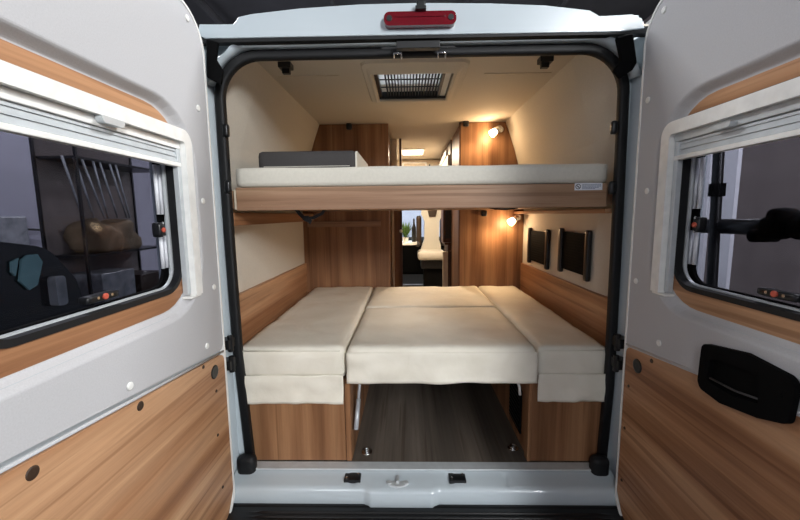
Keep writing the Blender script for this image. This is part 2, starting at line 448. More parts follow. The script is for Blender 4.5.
# lower wood boards and ledges on side walls
for s, nm in ((-1, 'trim_3'), (1, 'trim_4')):
    zt = .708 if s < 0 else .698
    mb = MB(); mb.box((s*.868-.015, .04, .38), (s*.900-.015, 1.43, zt)); struct(mb.build(nm, 'wood_y', bevel=.002))
for s, nm in ((-1, 'trim_5'), (1, 'trim_6')):
    mb = MB(); mb.box((s*.80-.012, .06, 1.050 if s < 0 else 1.088), (s*.885-.012, 1.43, 1.108)); struct(mb.build(nm, 'wood_y', bevel=.002))
# front bulkhead of the garage under the bed
struct(MB().box((-.86, 1.40, FZ), (.84, 1.428, .372)).build('trim_7', 'wood_z'))

# ================================================================== rooflight
RL = thing('rooflight', 'square rooflight with pleated shade in the ceiling above the bunk', 'skylight', (-.02, .6, 1.8))
ro = rr(-.275, .25, .245, .90, .05, 6); ri = rr(-.218, .385, .176, .806, .008, 2)
rf = MB()
inn = [(a, b, 1.778) for a, b in rr(-.236, .366, .194, .824, .012, 6)]
rf.loft([[(a, b, 1.80) for a, b in ro], [(a, b, 1.788) for a, b in rr(-.268, .257, .238, .893, .045, 6)], [(a, b, 1.786) for a, b in rr(-.25, .30, .215, .86, .03, 6)], inn,
         [(a, b, 1.782) for a, b in rr(-.222, .38, .18, .81, .008, 6)], [(a, b, 1.89) for a, b in rr(-.222, .38, .18, .81, .008, 6)]], True)
rf.build('rooflight_frame', 'ceil', RL, smooth=False)
MB().box((-.218, .384, 1.875), (.176, .806, 1.885)).build('dome_glass', 'dome', RL)
sh = MB()
for i in range(18):
    x = -.17+i*.0165; sh.box((x, .40, 1.803), (x+.006, .795, 1.822))
sh.build('pleated_shade', 'grey_dark', RL)
g2 = MB()
for y in (.46, .58, .70): g2.box((-.215, y, 1.825), (.17, y+.006, 1.83))
g2.build('crossbar', 'black', RL)
bx = MB(); bx.box((-.22, .383, 1.797), (-.203, .806, 1.83)); bx.box((.128, .383, 1.797), (.143, .806, 1.83)); bx.box((-.22, .79, 1.79), (.18, .806, 1.83)); bx.box((-.22, .383, 1.797), (.18, .392, 1.83))
bx.build('shade_rail', 'black', RL)
MB().box((.145, .39, 1.80), (.174, .80, 1.82)).build('side_rail', 'silver', RL)
# ceiling sockets for the bunk
for i, (px, py) in enumerate(((286, 66), (545, 60))):
    p = at(px, py, 'z', 1.79); q = MB(); q.box((p.x-.03, p.y-.03, 1.775), (p.x+.03, p.y+.02, 1.80)); q.box((p.x-.018, p.y-.01, 1.755), (p.x+.018, p.y+.015, 1.778))
    tag(q.build('ceiling_clip', 'black', bevel=.003), ('small black clip on the left of the ceiling near the door seal', 'small black clip on the right of the ceiling near the door seal')[i], 'clip', 'ceiling clips')

# ================================================================== tall cabinets by the gangway
WY = 1.43
def wprof(s, xin):
    o = [(s*.883-.015, FZ), (s*.883-.015, 1.10), (s*.870-.015, 1.28), (s*.843-.015, 1.42), (s*.798-.015, 1.58), (s*.758-.015, 1.70), (s*.722-.015, 1.797)]
    return o + [(xin, 1.795), (xin, FZ)]
for s, xin, lbl in ((-1, -.213, 'tall wood cabinet left of the gangway, behind the bed'), (1, .363, 'tall wood cabinet right of the gangway, lit by reading lamps')):
    t = thing('tall_cabinet', lbl, 'cabinet', (s*.5, WY, FZ))
    pr = wprof(s, xin)
    MB().prism([pr], 'y', WY+.0145, 2.0).build('carcass', 'wood_z', t)
    fp = [(a, b) for a, b in pr]
    MB().prism([fp], 'y', WY, WY+.014).build('front_panel', 'wood_z', t, bevel=.002)
    MB().box((xin-.002 if s < 0 else xin-.012, WY-.004, FZ), (xin+.012 if s < 0 else xin+.002, WY+.01, 1.795)).build('edge_trim', 'wood_dark' if s > 0 else 'wood_z', t)
    MB().box((min(s*.25, s*.86)-.0, WY-.012, 1.00), (max(s*.25, s*.86)-.02, WY-.001, 1.045)).build('cross_rail', 'wood_x', t, bevel=.002) if s < 0 else None
for i, (px, py) in enumerate(((349, 124), (466, 121), (484, 211))):
    p = at(px, py+2, 'y', WY-.02); q = MB(); q.softbox((p.x-.022, WY-.035, p.z-.026), (p.x+.022, WY-.002, p.z+.02), .008, .012)
    tag(q.build('cabinet_hook', 'black', smooth=True), ('small black stop on top of the left tall cabinet', 'small black stop at the top inner corner of the right tall cabinet', 'small black stop on the right tall cabinet just under the bunk')[i], 'bracket', 'bunk stops')

# ================================================================== gangway and cab
BT = thing('washroom_partition', 'narrow wooden washroom door left of the gangway with a white knob', 'door', (-.3, 2.2, FZ))
MB().box((-.85, 2.02, FZ), (-.125, 2.05, 1.30)).build('door_panel', 'wood_z', BT)
lab(MB().box((-.85, 2.02, 1.30), (-.15, 2.05, 1.795)).build('upper_panel', 'beige', BT), 'pale upper panel')
MB().box((-.128, 2.0, FZ), (-.108, 2.06, 1.795)).build('door_edge', 'wood_dark', BT)
p = at(401, 231, 'y', 2.0); MB().disc((p.x, 2.0, p.z), 'y', [(.008, .02), (.008, -.005), (.016, -.012), (.016, -.026), (.008, -.032)], 14).build('knob', 'white_plastic', BT, smooth=True)
MB().box((-.21, 2.0, .15), (-.185, 2.018, 1.6)).build('edge_strip', 'beige', BT, bevel=.006)
KT = thing('kitchen_unit', 'dark brown kitchen unit right of the gangway with pale end panel', 'cabinet', (.6, 2.5, FZ))
MB().box((.335, 2.05, FZ), (.85, 2.4, .80)).build('carcass', 'wood_dark', KT)
lab(MB().box((.285, 2.03, FZ), (.334, 2.07, .73)).build('end_panel', 'beige', KT), 'pale beige end panel')
MB().box((.30, 2.02, .80), (.85, 2.4, .82)).build('worktop', 'wood_dark', KT)
MB().tube([(.345, 2.02, .74), (.39, 2.02, .74)], .006).build('handle', 'chrome', KT)
FRG = thing('fridge_cabinet', 'dark grey cabinet standing on the kitchen unit right of the gangway', 'cabinet', (.6, 2.5, .82))
MB().box((.29, 2.07, .822), (.85, 2.3, 1.38)).build('carcass', 'wood_dark', FRG)
MB().box((.31, 2.055, .86), (.40, 2.068, 1.34)).build('door', 'grey_dark', FRG, bevel=.003)
OL = thing('overhead_locker', 'cream overhead locker high on the right of the gangway', 'cabinet', (.6, 2.6, 1.4))
MB().box((.355, 2.06, 1.40), (.85, 3.2, 1.79)).build('carcass', 'wood_dark', OL)
MB().prism([[(2.10, 1.42), (3.19, 1.42), (3.19, 1.62), (2.10, 1.66)]], 'x', .335, .354).build('flap_door', 'beige', OL, bevel=.003)
MB().prism([[(2.3, 1.68), (3.19, 1.64), (3.19, 1.70), (2.3, 1.74)]], 'x', .335, .354).build('upper_rail', 'alu', OL)
CLK = thing('cab_locker', 'cream locker across the ceiling over the cab', 'cabinet', (0, 3.4, 1.45))
MB().box((-.85, 3.34, 1.45), (.85, 3.7, 1.79)).build('carcass', 'beige', CLK)
MB().prism([rr(-.12, 1.50, .20, 1.765, .02, 4), rr(-.10, 1.52, .18, 1.745, .02, 4)[::-1]], 'y', 3.325, 3.339).build('door_frame', 'white_plastic', CLK)
MB().tube([(.205, 3.32, 1.63), (.235, 3.32, 1.73)], .01).build('handle', 'black', CLK)
# LED bar
LD = thing('ceiling_light', 'lit rectangular LED light on the ceiling above the gangway', 'light', (.01, 2.7, 1.8))
MB().box((-.115, 2.55, 1.785), (.135, 2.88, 1.80)).build('light_body', 'white_plastic', LD)
MB().box((-.10, 2.57, 1.780), (.12, 2.86, 1.7845)).build('diffuser', 'led_warm', LD)
# swivel seat
ST = thing('swivel_chair', 'cream swivel cab seat with dark headrest inset at the far end of the gangway', 'seat', (.28, 3.7, FZ))
bk = MB()
bo = [(.11, .52), (.42, .52), (.41, .66), (.385, .74), (.39, 1.0), (.44, 1.10), (.43, 1.18), (.37, 1.22), (.205, 1.22), (.145, 1.18), (.135, 1.10), (.185, 1.0), (.18, .74), (.15, .66)]
bk.prism([fillet(bo, .03, 4)], 'y', 3.68, 3.80); lab(bk.build('backrest', 'mattress', ST, bevel=.02, seg=3), 'cream padded backrest')
MB().prism([fillet([(.215, 1.19), (.365, 1.19), (.335, 1.06), (.245, 1.06)], .01, 3)], 'y', 3.668, 3.679).build('headrest_inset', 'cap_brown', ST)
MB().softbox((.08, 3.38, .48), (.45, 3.75, .60), .04, .03).build('seat_cushion', 'mattress', ST, smooth=True)
MB().box((.12, 3.42, .36), (.44, 3.72, .48)).build('seat_frame', 'black', ST, bevel=.02)
MB().box((.16, 3.46, FZ), (.42, 3.70, .36)).build('pedestal', 'black_matt', ST, bevel=.01)
for x in (.075, .465):
    MB().softbox((x-.03, 3.42, .66), (x+.03, 3.74, .72), .02, .02).build('armrest', 'grey_dark', ST, smooth=True)
for x in (.115, .46):
    MB().softbox((x-.045, 3.80, .64), (x+.03, 3.90, 1.08), .03, .03).build('seat_wing', 'cap_brown', ST, smooth=True)
TB = thing('dinette_table', 'small white table in front of the cab at the end of the gangway', 'table', (-.1, 3.4, FZ))
MB().prism([rr(-.55, 3.25, .065, 3.75, .06, 4)], 'z', .70, .725).build('tabletop', 'white_plastic', TB)
MB().tube([(-.35, 3.5, FZ), (-.35, 3.5, .70)], .03).build('leg', 'chrome', TB)
PT = thing('potted_plant', 'small green plant in a white pot on the dinette table', 'plant', (-.075, 3.35, .725))
MB().disc((-.085, 3.35, .725), 'z', [(.03, 0), (.042, .07), (.038, .07), (.036, .06)], 14).build('pot', 'white_plastic', PT)
lf = MB()
for k in range(90):
    a = random.uniform(0, 2*PI); r = random.uniform(.01, .11); h = random.uniform(.03, .24); b_ = Vector((-.085, 3.35, .785)); tip = b_+Vector((r*math.cos(a), r*math.sin(a), h))
    w = Vector((-math.sin(a), math.cos(a), 0))*.012; md = (b_+tip)/2+Vector((0, 0, .02)); lf.add([b_, md+w, tip, md-w], [(0, 1, 2, 3)])
lf.build('foliage', 'green', PT)
tag(MB().box((-.14, 2.6, FZ+.001), (.42, 3.30, FZ+.012)).build('floor_mat', 'beige', bevel=.004), 'pale mat on the gangway floor in front of the cab seat', 'mat')
bt = MB().disc((.03, 3.5, .725), 'z', [(.03, 0), (.03, .19), (.012, .24), (.012, .31), (.010, .315)], 14)
tag(bt.build('bottle', 'black', smooth=True), 'dark bottle standing on the dinette table', 'bottle')

# ================================================================== bed bases
CBY = .018
LB = thing('bed_base_cabinet', 'wooden cabinet under the left bed cushion', 'cabinet', (-.6, .03, FZ))
MB().box((-.865, CBY+.019, FZ), (-.318, 1.395, .372)).build('carcass', 'wood_z', LB)
MB().box((-.815, CBY, FZ+.004), (-.345, CBY+.018, .372)).build('front_panel', 'wood_z', LB, bevel=.002)
MB().box((-.343, CBY-.005, FZ+.004), (-.318, CBY+.018, .372)).build('end_post', 'wood_z', LB, bevel=.004)
RB = thing('bed_base_cabinet', 'wooden cabinet under the right bed cushion with a black vent in its side', 'cabinet', (.66, .03, FZ))
MB().box((.488, CBY+.019, FZ), (.84, 1.395, .372)).build('carcass', 'wood_z', RB)
MB().box((.492, CBY, FZ+.004), (.805, CBY+.018, .372)).build('front_panel', 'wood_z', RB, bevel=.002)
MB().box((.476, CBY-.005, FZ+.004), (.491, CBY+.04, .372)).build('end_post', 'wood_z', RB, bevel=.003)
vt = MB().box((.480, .14, .03), (.487, .33, .25)).build('vent', 'black_matt', RB)
vl = MB()
for i in range(9): vl.box((.476, .15, .045+i*.022), (.480, .32, .053+i*.022))
vl.build('vent_louvre', 'black', vt)
MB().tube([(.470, .40, .34), (.462, .30, .335), (.462, .17, .31), (.466, .12, .28), (.470, .12, .24)], .007, 8).build('strap_handle', 'white_plastic', RB, smooth=True)
BD = thing('bed_board', 'dark board carrying the centre bed cushions above the garage', 'bed base', (0, .7, .35))
MB().box((-.316, .06, .374), (.474, 1.395, .39)).build('panel', 'wood_dark', BD)
for x, y in ((-.28, .075), (.455, .075)):
    MB().box((x-.018, y, .345), (x+.018, y+.05, .3735)).build('support_block', 'beige', BD)
SU = MB(); a = at(361, 381, 'x', -.30); b = at(357, 430, 'x', -.285)
a = Vector((-.29, .20, .36)); b = at(356, 430, 'y', .03)
SU.tube([a, b+(a-b)*.45], .007, 10); SU.tube([b+(a-b)*.45, b], .011, 10)
tag(SU.build('bed_support_strut', 'alu', smooth=True), 'silver metal strut hanging under the bed beside the left cabinet', 'strut')
for i, (px, py) in enumerate(((367, 452), (513, 448))):
    p = at(px, py, 'z', FZ); t = thing('tie_down_ring', ('chrome tie-down ring on the garage floor by the left cabinet', 'chrome tie-down ring on the garage floor by the right cabinet')[i], 'ring', (p.x, p.y+.01, FZ), 'garage floor tie-down rings')
    y = max(p.y, .045)
    MB().disc((p.x, y, FZ), 'z', [(.026, 0), (.026, .003), (.020, .006), (.012, .003)], 20).build('cup', 'chrome', t, smooth=True)
    MB().tube([(p.x+.015*math.cos(a_), y+.015*math.sin(a_), FZ+.009) for a_ in [k*PI/8 for k in range(17)]], .003, 6).build('ring', 'chrome', t, smooth=True)

# ================================================================== cushions
def wr(p, amp=.004, f=5):
    return noise.noise(Vector((p[0]*f, p[1]*f, p[2]*f)))*amp
def cush(name, label, x0, x1, y0, y1, z0, z1, flap=None, r=.022, pipe=True):
    t = thing(name, label, 'cushion', ((x0+x1)/2, (y0+y1)/2, z0))
    def fn(p):
        w = wr(p, .007, 5)+wr(p, .003, 17)
        return (p.x + (wr(p, .003, 9) if abs(p.x-x0) > .02 and abs(p.x-x1) > .02 else 0), p.y-(abs(w) if p.y < y0+r else 0), p.z+(w if p.z > z1-r else 0))
    MB().softbox((x0, y0, z0), (x1, y1, z1), r, .028, fn).build('pad', 'fabric', t, smooth=True)
    if pipe:
        zz = z1-.012; e = .0015
        MB().tube([(x0+r, y0-e, zz), (x1-r, y0-e, zz)], .0028, 6).build('piping', 'fabric', t, smooth=True)
    if flap:
        fx0, fx1, fz0, fz1, kind = flap
        def ff(u, v):
            x = fx0+(fx1-fx0)*u; z = fz1+(fz0-fz1)*v
            w = .0025*v*math.sin(u*13+v*4)+.0015*v*math.sin(u*31+1)+wr((x, v*.3, 2), .014, 7)
            return (x, y0-.006-.006*v+w*.8, z-.005*math.sin(u*PI)*0+(.004*noise.noise(Vector((u*4, 0, 7)))*v))
        MB().grid(ff, 60, 12).build('hanging_flap', 'fabric', t, smooth=True, solid=.003)
    return t
Z0, Z1 = .373, .514
cush('bed_cushion', 'long cream cushion along the left wall with a hanging flap', -.818, -.334, .006, 1.425, Z0, Z1, (-.80, -.345, .262, .392, 0))
cush('bed_cushion', 'long cream cushion along the right wall with a hanging flap', .508, .812, .006, 1.425, Z0, Z1, (.508, .808, .274, .398, 0))
cush('bed_cushion', 'wide cream centre bed cushion nearest the doorway, draped over the edge', -.330, .504, -.003, .735, .391, .516, (-.326, .500, .362, .50, 1), r=.03, pipe=False)
cush('bed_cushion', 'cream centre bed cushion at the far end by the gangway', -.330, .504, .740, 1.425, .391, .514, None, r=.02, pipe=False)

# ================================================================== upper bunk
BK = thing('bunk_bed_frame', 'wooden bunk bed frame spanning the doorway above the bed', 'bunk bed', (0, .1, 1.11))
rail = MB().box((-.782, .025, 1.115), (.775, .05, 1.212)).build('front_rail', 'wood_x', BK, bevel=.003)
for px in (261, 315, 366, 440, 533, 594):
    p = at(px, 203, 'y', .025); MB().disc((p.x, .025, 1.137), 'y', [(.004, 0), (.004, -.0015)], 10).build('screw_cap', 'wood_x', rail)
MB().box((-.84, .05, 1.125), (.815, 1.425, 1.20)).build('base_panel', 'wood_x', BK)
MB().box((-.792, .03, 1.12), (-.783, .05, 1.205)).build('rail_end', 'beige', BK)
sp = at(588.5, 186.5, 'y', .024)
stk = MB().box((sp.x-.057, .0235, sp.z-.015), (sp.x+.057, .0248, sp.z+.015)).build('sticker', 'sticker', BK)
lab(stk, 'white warning sticker')
MB().tube([(sp.x-.043+.0095*math.cos(k*PI/10), .0232, sp.z+.0095*math.sin(k*PI/10)) for k in range(21)], .0014, 6).build('sticker_symbol', 'ink_black', stk)
ik = MB().box((sp.x-.046, .0228, sp.z-.002), (sp.x-.040, .0234, sp.z+.002)); ik.tube([(sp.x-.049, .0232, sp.z+.006), (sp.x-.037, .0232, sp.z-.006)], .0014, 6)
ik.build('sticker_symbol', 'ink_black', stk)
ik = MB()
random.seed(2)
for z, x1 in ((.007, .050), (.0015, .046), (-.004, .036), (-.009, .028)):
    x = -.026
    while x < x1: w = random.uniform(.004, .009); ik.box((sp.x+x, .0228, sp.z+z-.0015), (sp.x+x+w, .0234, sp.z+z+.0015)); x += w+.0018
ik.build('sticker_print', 'ink', stk)
def mf(p): return (p.x, p.y, p.z+(wr(p, .004, 4) if p.z > 1.27 else 0))
tag(MB().softbox((-.785, .03, 1.213), (.778, 1.40, 1.296), .014, .03, mf).build('mattress', 'mattress', smooth=True), 'thin cream mattress lying on the upper bunk', 'mattress')
PL = thing('folded_pad', 'dark grey folded pad with cream side lying left on the upper bunk mattress', 'cushion', (-.5, .4, 1.297))
y0 = .22; xa = at(257, 160, 'y', y0).x; xb = at(356, 160, 'y', y0).x; zt = at(300, 150.5, 'y', y0).z
MB().softbox((xa, y0, 1.299), (xb, .72, zt), .02, .02).build('pad_body', 'grey_dark', PL, smooth=True)
MB().prism([rr(y0+.006, 1.301, .715, zt-.003, .018, 5)], 'x', xb-.004, xb+.004).build('pad_side', 'mattress', PL)
ss = MB().tube([(xa+.03, y0+.0005, 1.3215), (xb-.03, y0+.0005, 1.3215)], .0016, 6)
lab(ss.build('stitching', 'mattress', PL), 'white stitching line')
# strap
st = MB()
def ribbon(pts, w):
    q = MB(); pts = [Vector(p) for p in pts]
    r0 = []
    for i, p in enumerate(pts):
        t = (pts[min(i+1, len(pts)-1)]-pts[max(i-1, 0)]).normalized(); n = Vector((0, 1, 0)).cross(t).normalized()
        r0.append([tuple(p+n*w+Vector((0, .002, 0))), tuple(p-n*w+Vector((0, .002, 0))), tuple(p-n*w-Vector((0, .002, 0))), tuple(p+n*w-Vector((0, .002, 0)))])
    return q.loft(r0, True, True)
pp = [at(x, y, 'y', .20) for x, y in ((295, 207.5), (300, 214), (305, 219), (311, 221.5), (309, 223))]
q1 = ribbon(pp, .009); pp = [at(x, y, 'y', .20) for x, y in ((326, 207.5), (322, 213.5), (314, 217.5), (305, 219), (302, 216))]
q2 = ribbon(pp, .007); q1.add(q2.v, q2.f)
b3 = at(306, 218, 'y', .20); q1.box((b3.x-.014, .194, b3.z-.01), (b3.x+.014, .206, b3.z+.01))
tag(q1.build('strap', 'black', bevel=0), 'black webbing strap with buckle hanging under the left of the upper bunk', 'strap')
hs = MB(); a = at(488, 209, 'y', 1.3); b = at(519, 210, 'y', .9)
pts = [at(x, y, 'y', .35) for x, y in ((486, 206.5), (495, 208.5), (506, 209), (518, 207.5))]
q1 = ribbon(pts, .006)
tag(q1.build('strap', 'black'), 'flat black strap under the right half of the upper bunk', 'strap')

# ================================================================== reading lamps
def reading_lamp(px, py, hx, hy, y, label, power):
    p = at(px, py, 'y', y); h = at(hx, hy, 'y', y-.03)
    t = thing('reading_lamp', label, 'lamp', tuple(p), 'reading lamps')
    MB().disc(tuple(p), 'y', [(.028, .03), (.028, .0), (.020, -.008)], 18).build('base', 'chrome', t, smooth=False)
    MB().tube([p, p+Vector((-.01, -.03, -.005))], .008, 10).build('joint', 'chrome', t, smooth=True)
    d = (h-p).normalized(); a = p+Vector((-.01, -.035, 0))
    MB().tube([a, a+d*.012, a+d*.045], .020, 16, .026).build('lamp_head', 'chrome', t, smooth=True)
    MB().tube([a+d*.0455, a+d*.06, a+d*.085], .024, 16, .030).build('bulb', 'lamp_warm', t)
    MB().tube([a-d*.012, a], .012, 12, .022).build('switch', 'white_plastic', t)
    for kind in ('SPOT', 'POINT'):
        L = bpy.data.lights.new('lamp_light', kind); o = bpy.data.objects.new('lamp_light', L); COL.objects.link(o)
        L.color = (1, .70, .40); L.shadow_soft_size = .025
        pos = a+d*.115; o.location = pos-p; o.parent = t
        if kind == 'SPOT':
            L.energy = power; L.spot_size = math.radians(120); L.spot_blend = .8
            o.rotation_euler = (Vector((d.x*.8, -.15, d.z-.2))).to_track_quat('-Z', 'Y').to_euler()
        else: L.energy = power*.35
reading_lamp(500, 129, 489, 137, WY-.01, 'lit reading lamp at the top of the right tall cabinet, above the bunk', 8)
reading_lamp(518, 217, 508, 224, WY-.01, 'lit reading lamp under the bunk on the right tall cabinet', 8)

# ================================================================== wall pockets
for i, (ya, yb, za, zb) in enumerate(((.86, 1.255, .735, .975), (.315, .685, .755, .992))):
    t = thing('wall_pocket', ('black slatted wall pocket nearest the tall cabinet', 'black slatted wall pocket nearest the doorway')[i], 'pocket', (.85, (ya+yb)/2, za), 'black pockets on the right wall')
    pn = MB().box((.857, ya+.02, za+.012), (.8695, yb-.02, zb-.008)).build('pocket_panel', 'black_matt', t)
    sl = MB(); nn = 12
    for k in range(nn): z = za+.025+(zb-za-.05)*k/nn; sl.box((.854, ya+.03, z), (.857, yb-.03, z+.009))
    sl.build('slats', 'black_matt', t)
    for y in (ya, yb-.04):
        MB().softbox((.844, y, za-.012), (.8695, y+.04, zb+.012), .008, .012).build('side_bar', 'black', t, smooth=True)

# ================================================================== rear doors
def door(s, label):
    t = thing('rear_door', label, 'van door', (s*.86, -.12, -.2))
    X = lambda v: s*v
    def D(y, z): return (-y, z)
    # outline of the shell: distance from hinge y (positive = away from the van)
    def lp(pts, r, n=8): return [(-a, b) for a, b in fillet(pts, r, n)]
    shell = lp([(.105, -.14), (.105, 1.820), (1.02, 1.820), (1.02, -.20), (.16, -.20)], [.03, .15, .10, .10, .06])
    wo = lp([(.290, .795), (.290, 1.39), (.965, 1.39), (.965, .795)], [.10, .08, .08, .10])
    wbig = lp([(.250, .775), (.250, 1.45), (.985, 1.45), (.985, .775)], [.15, .15, .02, .02])
    ms = MB().prism([shell, wbig[::-1]], 'x', X(.815), X(.8345)); ms.prism([shell, wo[::-1]], 'x', X(.8345), X(.925))
    lab(ms.build('door_shell', 'white_paint', t, bevel=.006), 'white painted door shell')
    # moulded upper trim
    T = [(.128, .563), (.128, 1.802), (1.0, 1.802), (1.0, .655)]
    trim = lp(T, [.03, .13, .08, .03])
    w2 = [(.260, .790), (.260, 1.432), (.99, 1.432), (.99, .790)]
    w1 = [(.225, .758), (.225, 1.462), (.995, 1.462), (.995, .758)]
    wm = [(.240, .774), (.240, 1.448), (.992, 1.448), (.992, .774)]
    R2 = [.17, .17, .01, .01]
    H1 = lp(w1, [.19, .19, .01, .01]); HM = lp(wm, [.18, .18, .01, .01]); H2 = lp(w2, R2)
    mt = MB().prism([trim, H1[::-1]], 'x', X(.8), X(.815))
    rings = []
    for k in range(9):
        f = k/8; dx = .029*(1-math.cos(f*PI))/2
        rings.append([(X(.8+dx), p[0]*(1-f)+q[0]*f, p[1]*(1-f)+q[1]*f) for p, q in zip(H1, H2)])
    mt.loft(rings, True)
    tr = mt.build('moulded_trim', 'door_trim', t, bevel=.0)
    # raised lip around the moulded trim
    lipp = lp([(.121, -.085), (.121, 1.810), (1.008, 1.810), (1.008, -.15), (.18, -.15)], [.03, .137, .08, .08, .07])
    MB().prism([lipp, lp([(.129, -.075), (.129, 1.801), (1.0, 1.801), (1.0, -.14), (.175, -.14)], [.03, .129, .08, .08, .065])[::-1]], 'x', X(.797), X(.815)).build('edge_bead', 'white_plastic', t, bevel=.003)
    # wood surround (plate with the window hole)
    ws_ = lp([(.245, .77), (.245, 1.455), (.993, 1.455), (.993, .77)], R2)
    wh = lp([(.314, .848), (.314, 1.39), (.95, 1.39), (.95, .848)], [.085, .03, .03, .085])
    lab(MB().prism([ws_, wh[::-1]], 'x', X(.829), X(.834)).build('window_surround', 'wood_y', t), 'oak laminate surround around the window')
    # black rubber window frame in the opening
    k0 = lp([(.308, .842), (.308, 1.39), (.955, 1.39), (.955, .842)], [.09, .03, .03, .09])
    k1 = lp([(.322, .858), (.322, 1.37), (.93, 1.37), (.93, .858)], [.07, .03, .03, .07])
    MB().prism([k0, k1[::-1]], 'x', X(.826), X(.85)).build('window_seal', 'rubber', t, bevel=.003)
    k2 = lp([(.325, .862), (.325, 1.36), (.92, 1.36), (.92, .862)], [.06, .03, .03, .06])
    k1b = lp([(.318, .853), (.318, 1.37), (.93, 1.37), (.93, .853)], [.07, .03, .03, .07])
    MB().prism([k1b, k2[::-1]], 'x', X(.852), X(.862)).build('window_frame', 'silver', t)
    k3 = lp([(.296, .81), (.296, 1.38), (.94, 1.38), (.94, .81)], [.07, .03, .03, .07])
    k4 = lp([(.318, .860), (.318, 1.36), (.91, 1.36), (.91, .860)], [.06, .03, .03, .05])
    MB().prism([k3, k4[::-1]], 'x', X(.885), X(.897)).build('pane_border', 'black_matt', t)
    lab(MB().prism([lp([(.30, .82), (.30, 1.385), (.955, 1.385), (.955, .82)], .07)], 'x', X(.90), X(.904)).build('window_pane', 'tint', t), 'smoked acrylic window pane')
    # catches, and pale rods shaped as the bright reflection strips in the pane
    for (yy, zz, ln) in ((.367, 1.05, 0), (.62 if s < 0 else .64, .888, 1)) + (((.80, .885, 1),) if False else ()):
        c = MB()
        if ln: c.softbox((X(.845) if s > 0 else X(.875), -yy-.05, zz-.012), (X(.875) if s > 0 else X(.845), -yy+.05, zz+.008), .006, .012)
        else: c.softbox((X(.845) if s > 0 else X(.875), -yy-.013, zz-.024), (X(.875) if s > 0 else X(.845), -yy+.013, zz+.024), .006, .01)
        co = c.build('window_catch', 'black', t, smooth=True)
        MB().disc((X(.845), -yy, zz), 'x', [(.008, .0), (.008, -s*.004), (.005, -s*.005)], 14).build('catch_button', 'orange', co)
        for d_ in (-.022, .022):
            q = (X(.846), -yy+(d_ if ln else 0), zz+(0 if ln else d_)); MB().disc(q, 'x', [(.004, 0), (.004, -s*.003)], 8).build('screw', 'chrome', co)
    for yy in (.318, .338):
        lab(MB().tube([(X(.875), -yy, 1.26), (X(.875), -yy, 1.10)], .006, 8).build('reflection_strip', 'sticker', t, smooth=True), 'pale rod shaped as a reflection strip in the window')
        MB().tube([(X(.875), -yy, 1.03), (X(.875), -yy, .92)], .006, 8).build('reflection_strip', 'sticker', t, smooth=True)
    # blind frame: a U of white section, open at the bottom
    of = fillet([(.262, .820), (.262, 1.377), (.985, 1.377), (.985, .820)], [0, .045, .01, 0], 8)
    inf = fillet([(.301, .820), (.301, 1.337), (.96, 1.337), (.96, .820)], [0, .012, .01, 0], 8)
    of_ = [(-a, b) for a, b in of]; in_ = [(-a, b) for a, b in inf]
    lab(MB().prism([of_ + in_[::-1]], 'x', X(.790), X(.829)).build('blind_frame', 'white_plastic', t, bevel=.006, seg=3), 'white roller blind frame')
    ft = MB(); ft.box((X(.794), -.33, .812), (X(.828), -.264, .8195)); ft.build('blind_frame_foot', 'white_plastic', t, bevel=.002)
    MB().box((X(.808), -.320, .824), (X(.828), -.302, 1.335)).build('blind_track', 'silver', t, bevel=.003)
    # blind cassette
    bcs = MB().prism([[(-.303, 1.313), (-.958, 1.313), (-.958, 1.3365), (-.303, 1.3365)]], 'x', X(.806), X(.826)).build('blind_cassette', 'white_plastic' if s < 0 else 'silver', t, bevel=.002)
    bb = MB()
    for k in range(5):
        z = 1.311-k*.0082; bb.box((X(.812+(k % 2)*.003), -.958, z-.0075), (X(.826), -.304, z))
    bb.build('blind_fabric', 'blind', t)
    lab(MB().box((X(.806), -.958, 1.255), (X(.826), -.304, 1.2695)).build('blind_bar', 'white_plastic', t, bevel=.003), 'pale pull bar of the blind')
    hy = .605 if s < 0 else .50
    MB().prism([fillet([(-hy+.042, 1.337), (-hy-.042, 1.337), (-hy-.03, 1.320), (-hy+.03, 1.320)], .007, 5)] if s < 0 else [fillet([(-hy+.038, 1.325), (-hy-.038, 1.325), (-hy-.028, 1.311), (-hy+.028, 1.311)], .006, 5)], 'x', X(.786), X(.806)).build('blind_handle', 'silver', t, bevel=.003)
    # lower wood panel
    z1 = lambda d: (.545 if s < 0 else .570)+(d-.13)*(.098 if s < 0 else .112)
    lw = lp([(.134, -.045), (.134, z1(.134)), (.998, z1(.998)), (.998, -.13), (.185, -.13)], [.04, .03, .02, .02, .05])
    lab(MB().prism([lw], 'x', X(.798), X(.814)).build('lower_panel', 'wood_y', t, bevel=.002), 'oak laminate lower door panel')
    bd_ = MB(); bd_.sweep([(X(.801), -.13, z1(.13)+.008), (X(.803), -.998, z1(.998)+.008)], rr(-.004, -.003, .004, .003, .002, 2), up=(1, 0, 0)); bd_.build('panel_bead', 'door_trim', t, smooth=True)
    # fixings
    def cap(px, py, r, mat, name):
        p = at(px, py, 'x', X(.799)); q = MB()
        q.disc((X(.7995), p.y, p.z), 'x', [(r, 0), (r, -s*.002), (r*.8, -s*.004), (r*.55, -s*.003), (r*.3, -s*.0035)], 18); q.build(name, mat, t, smooth=True)
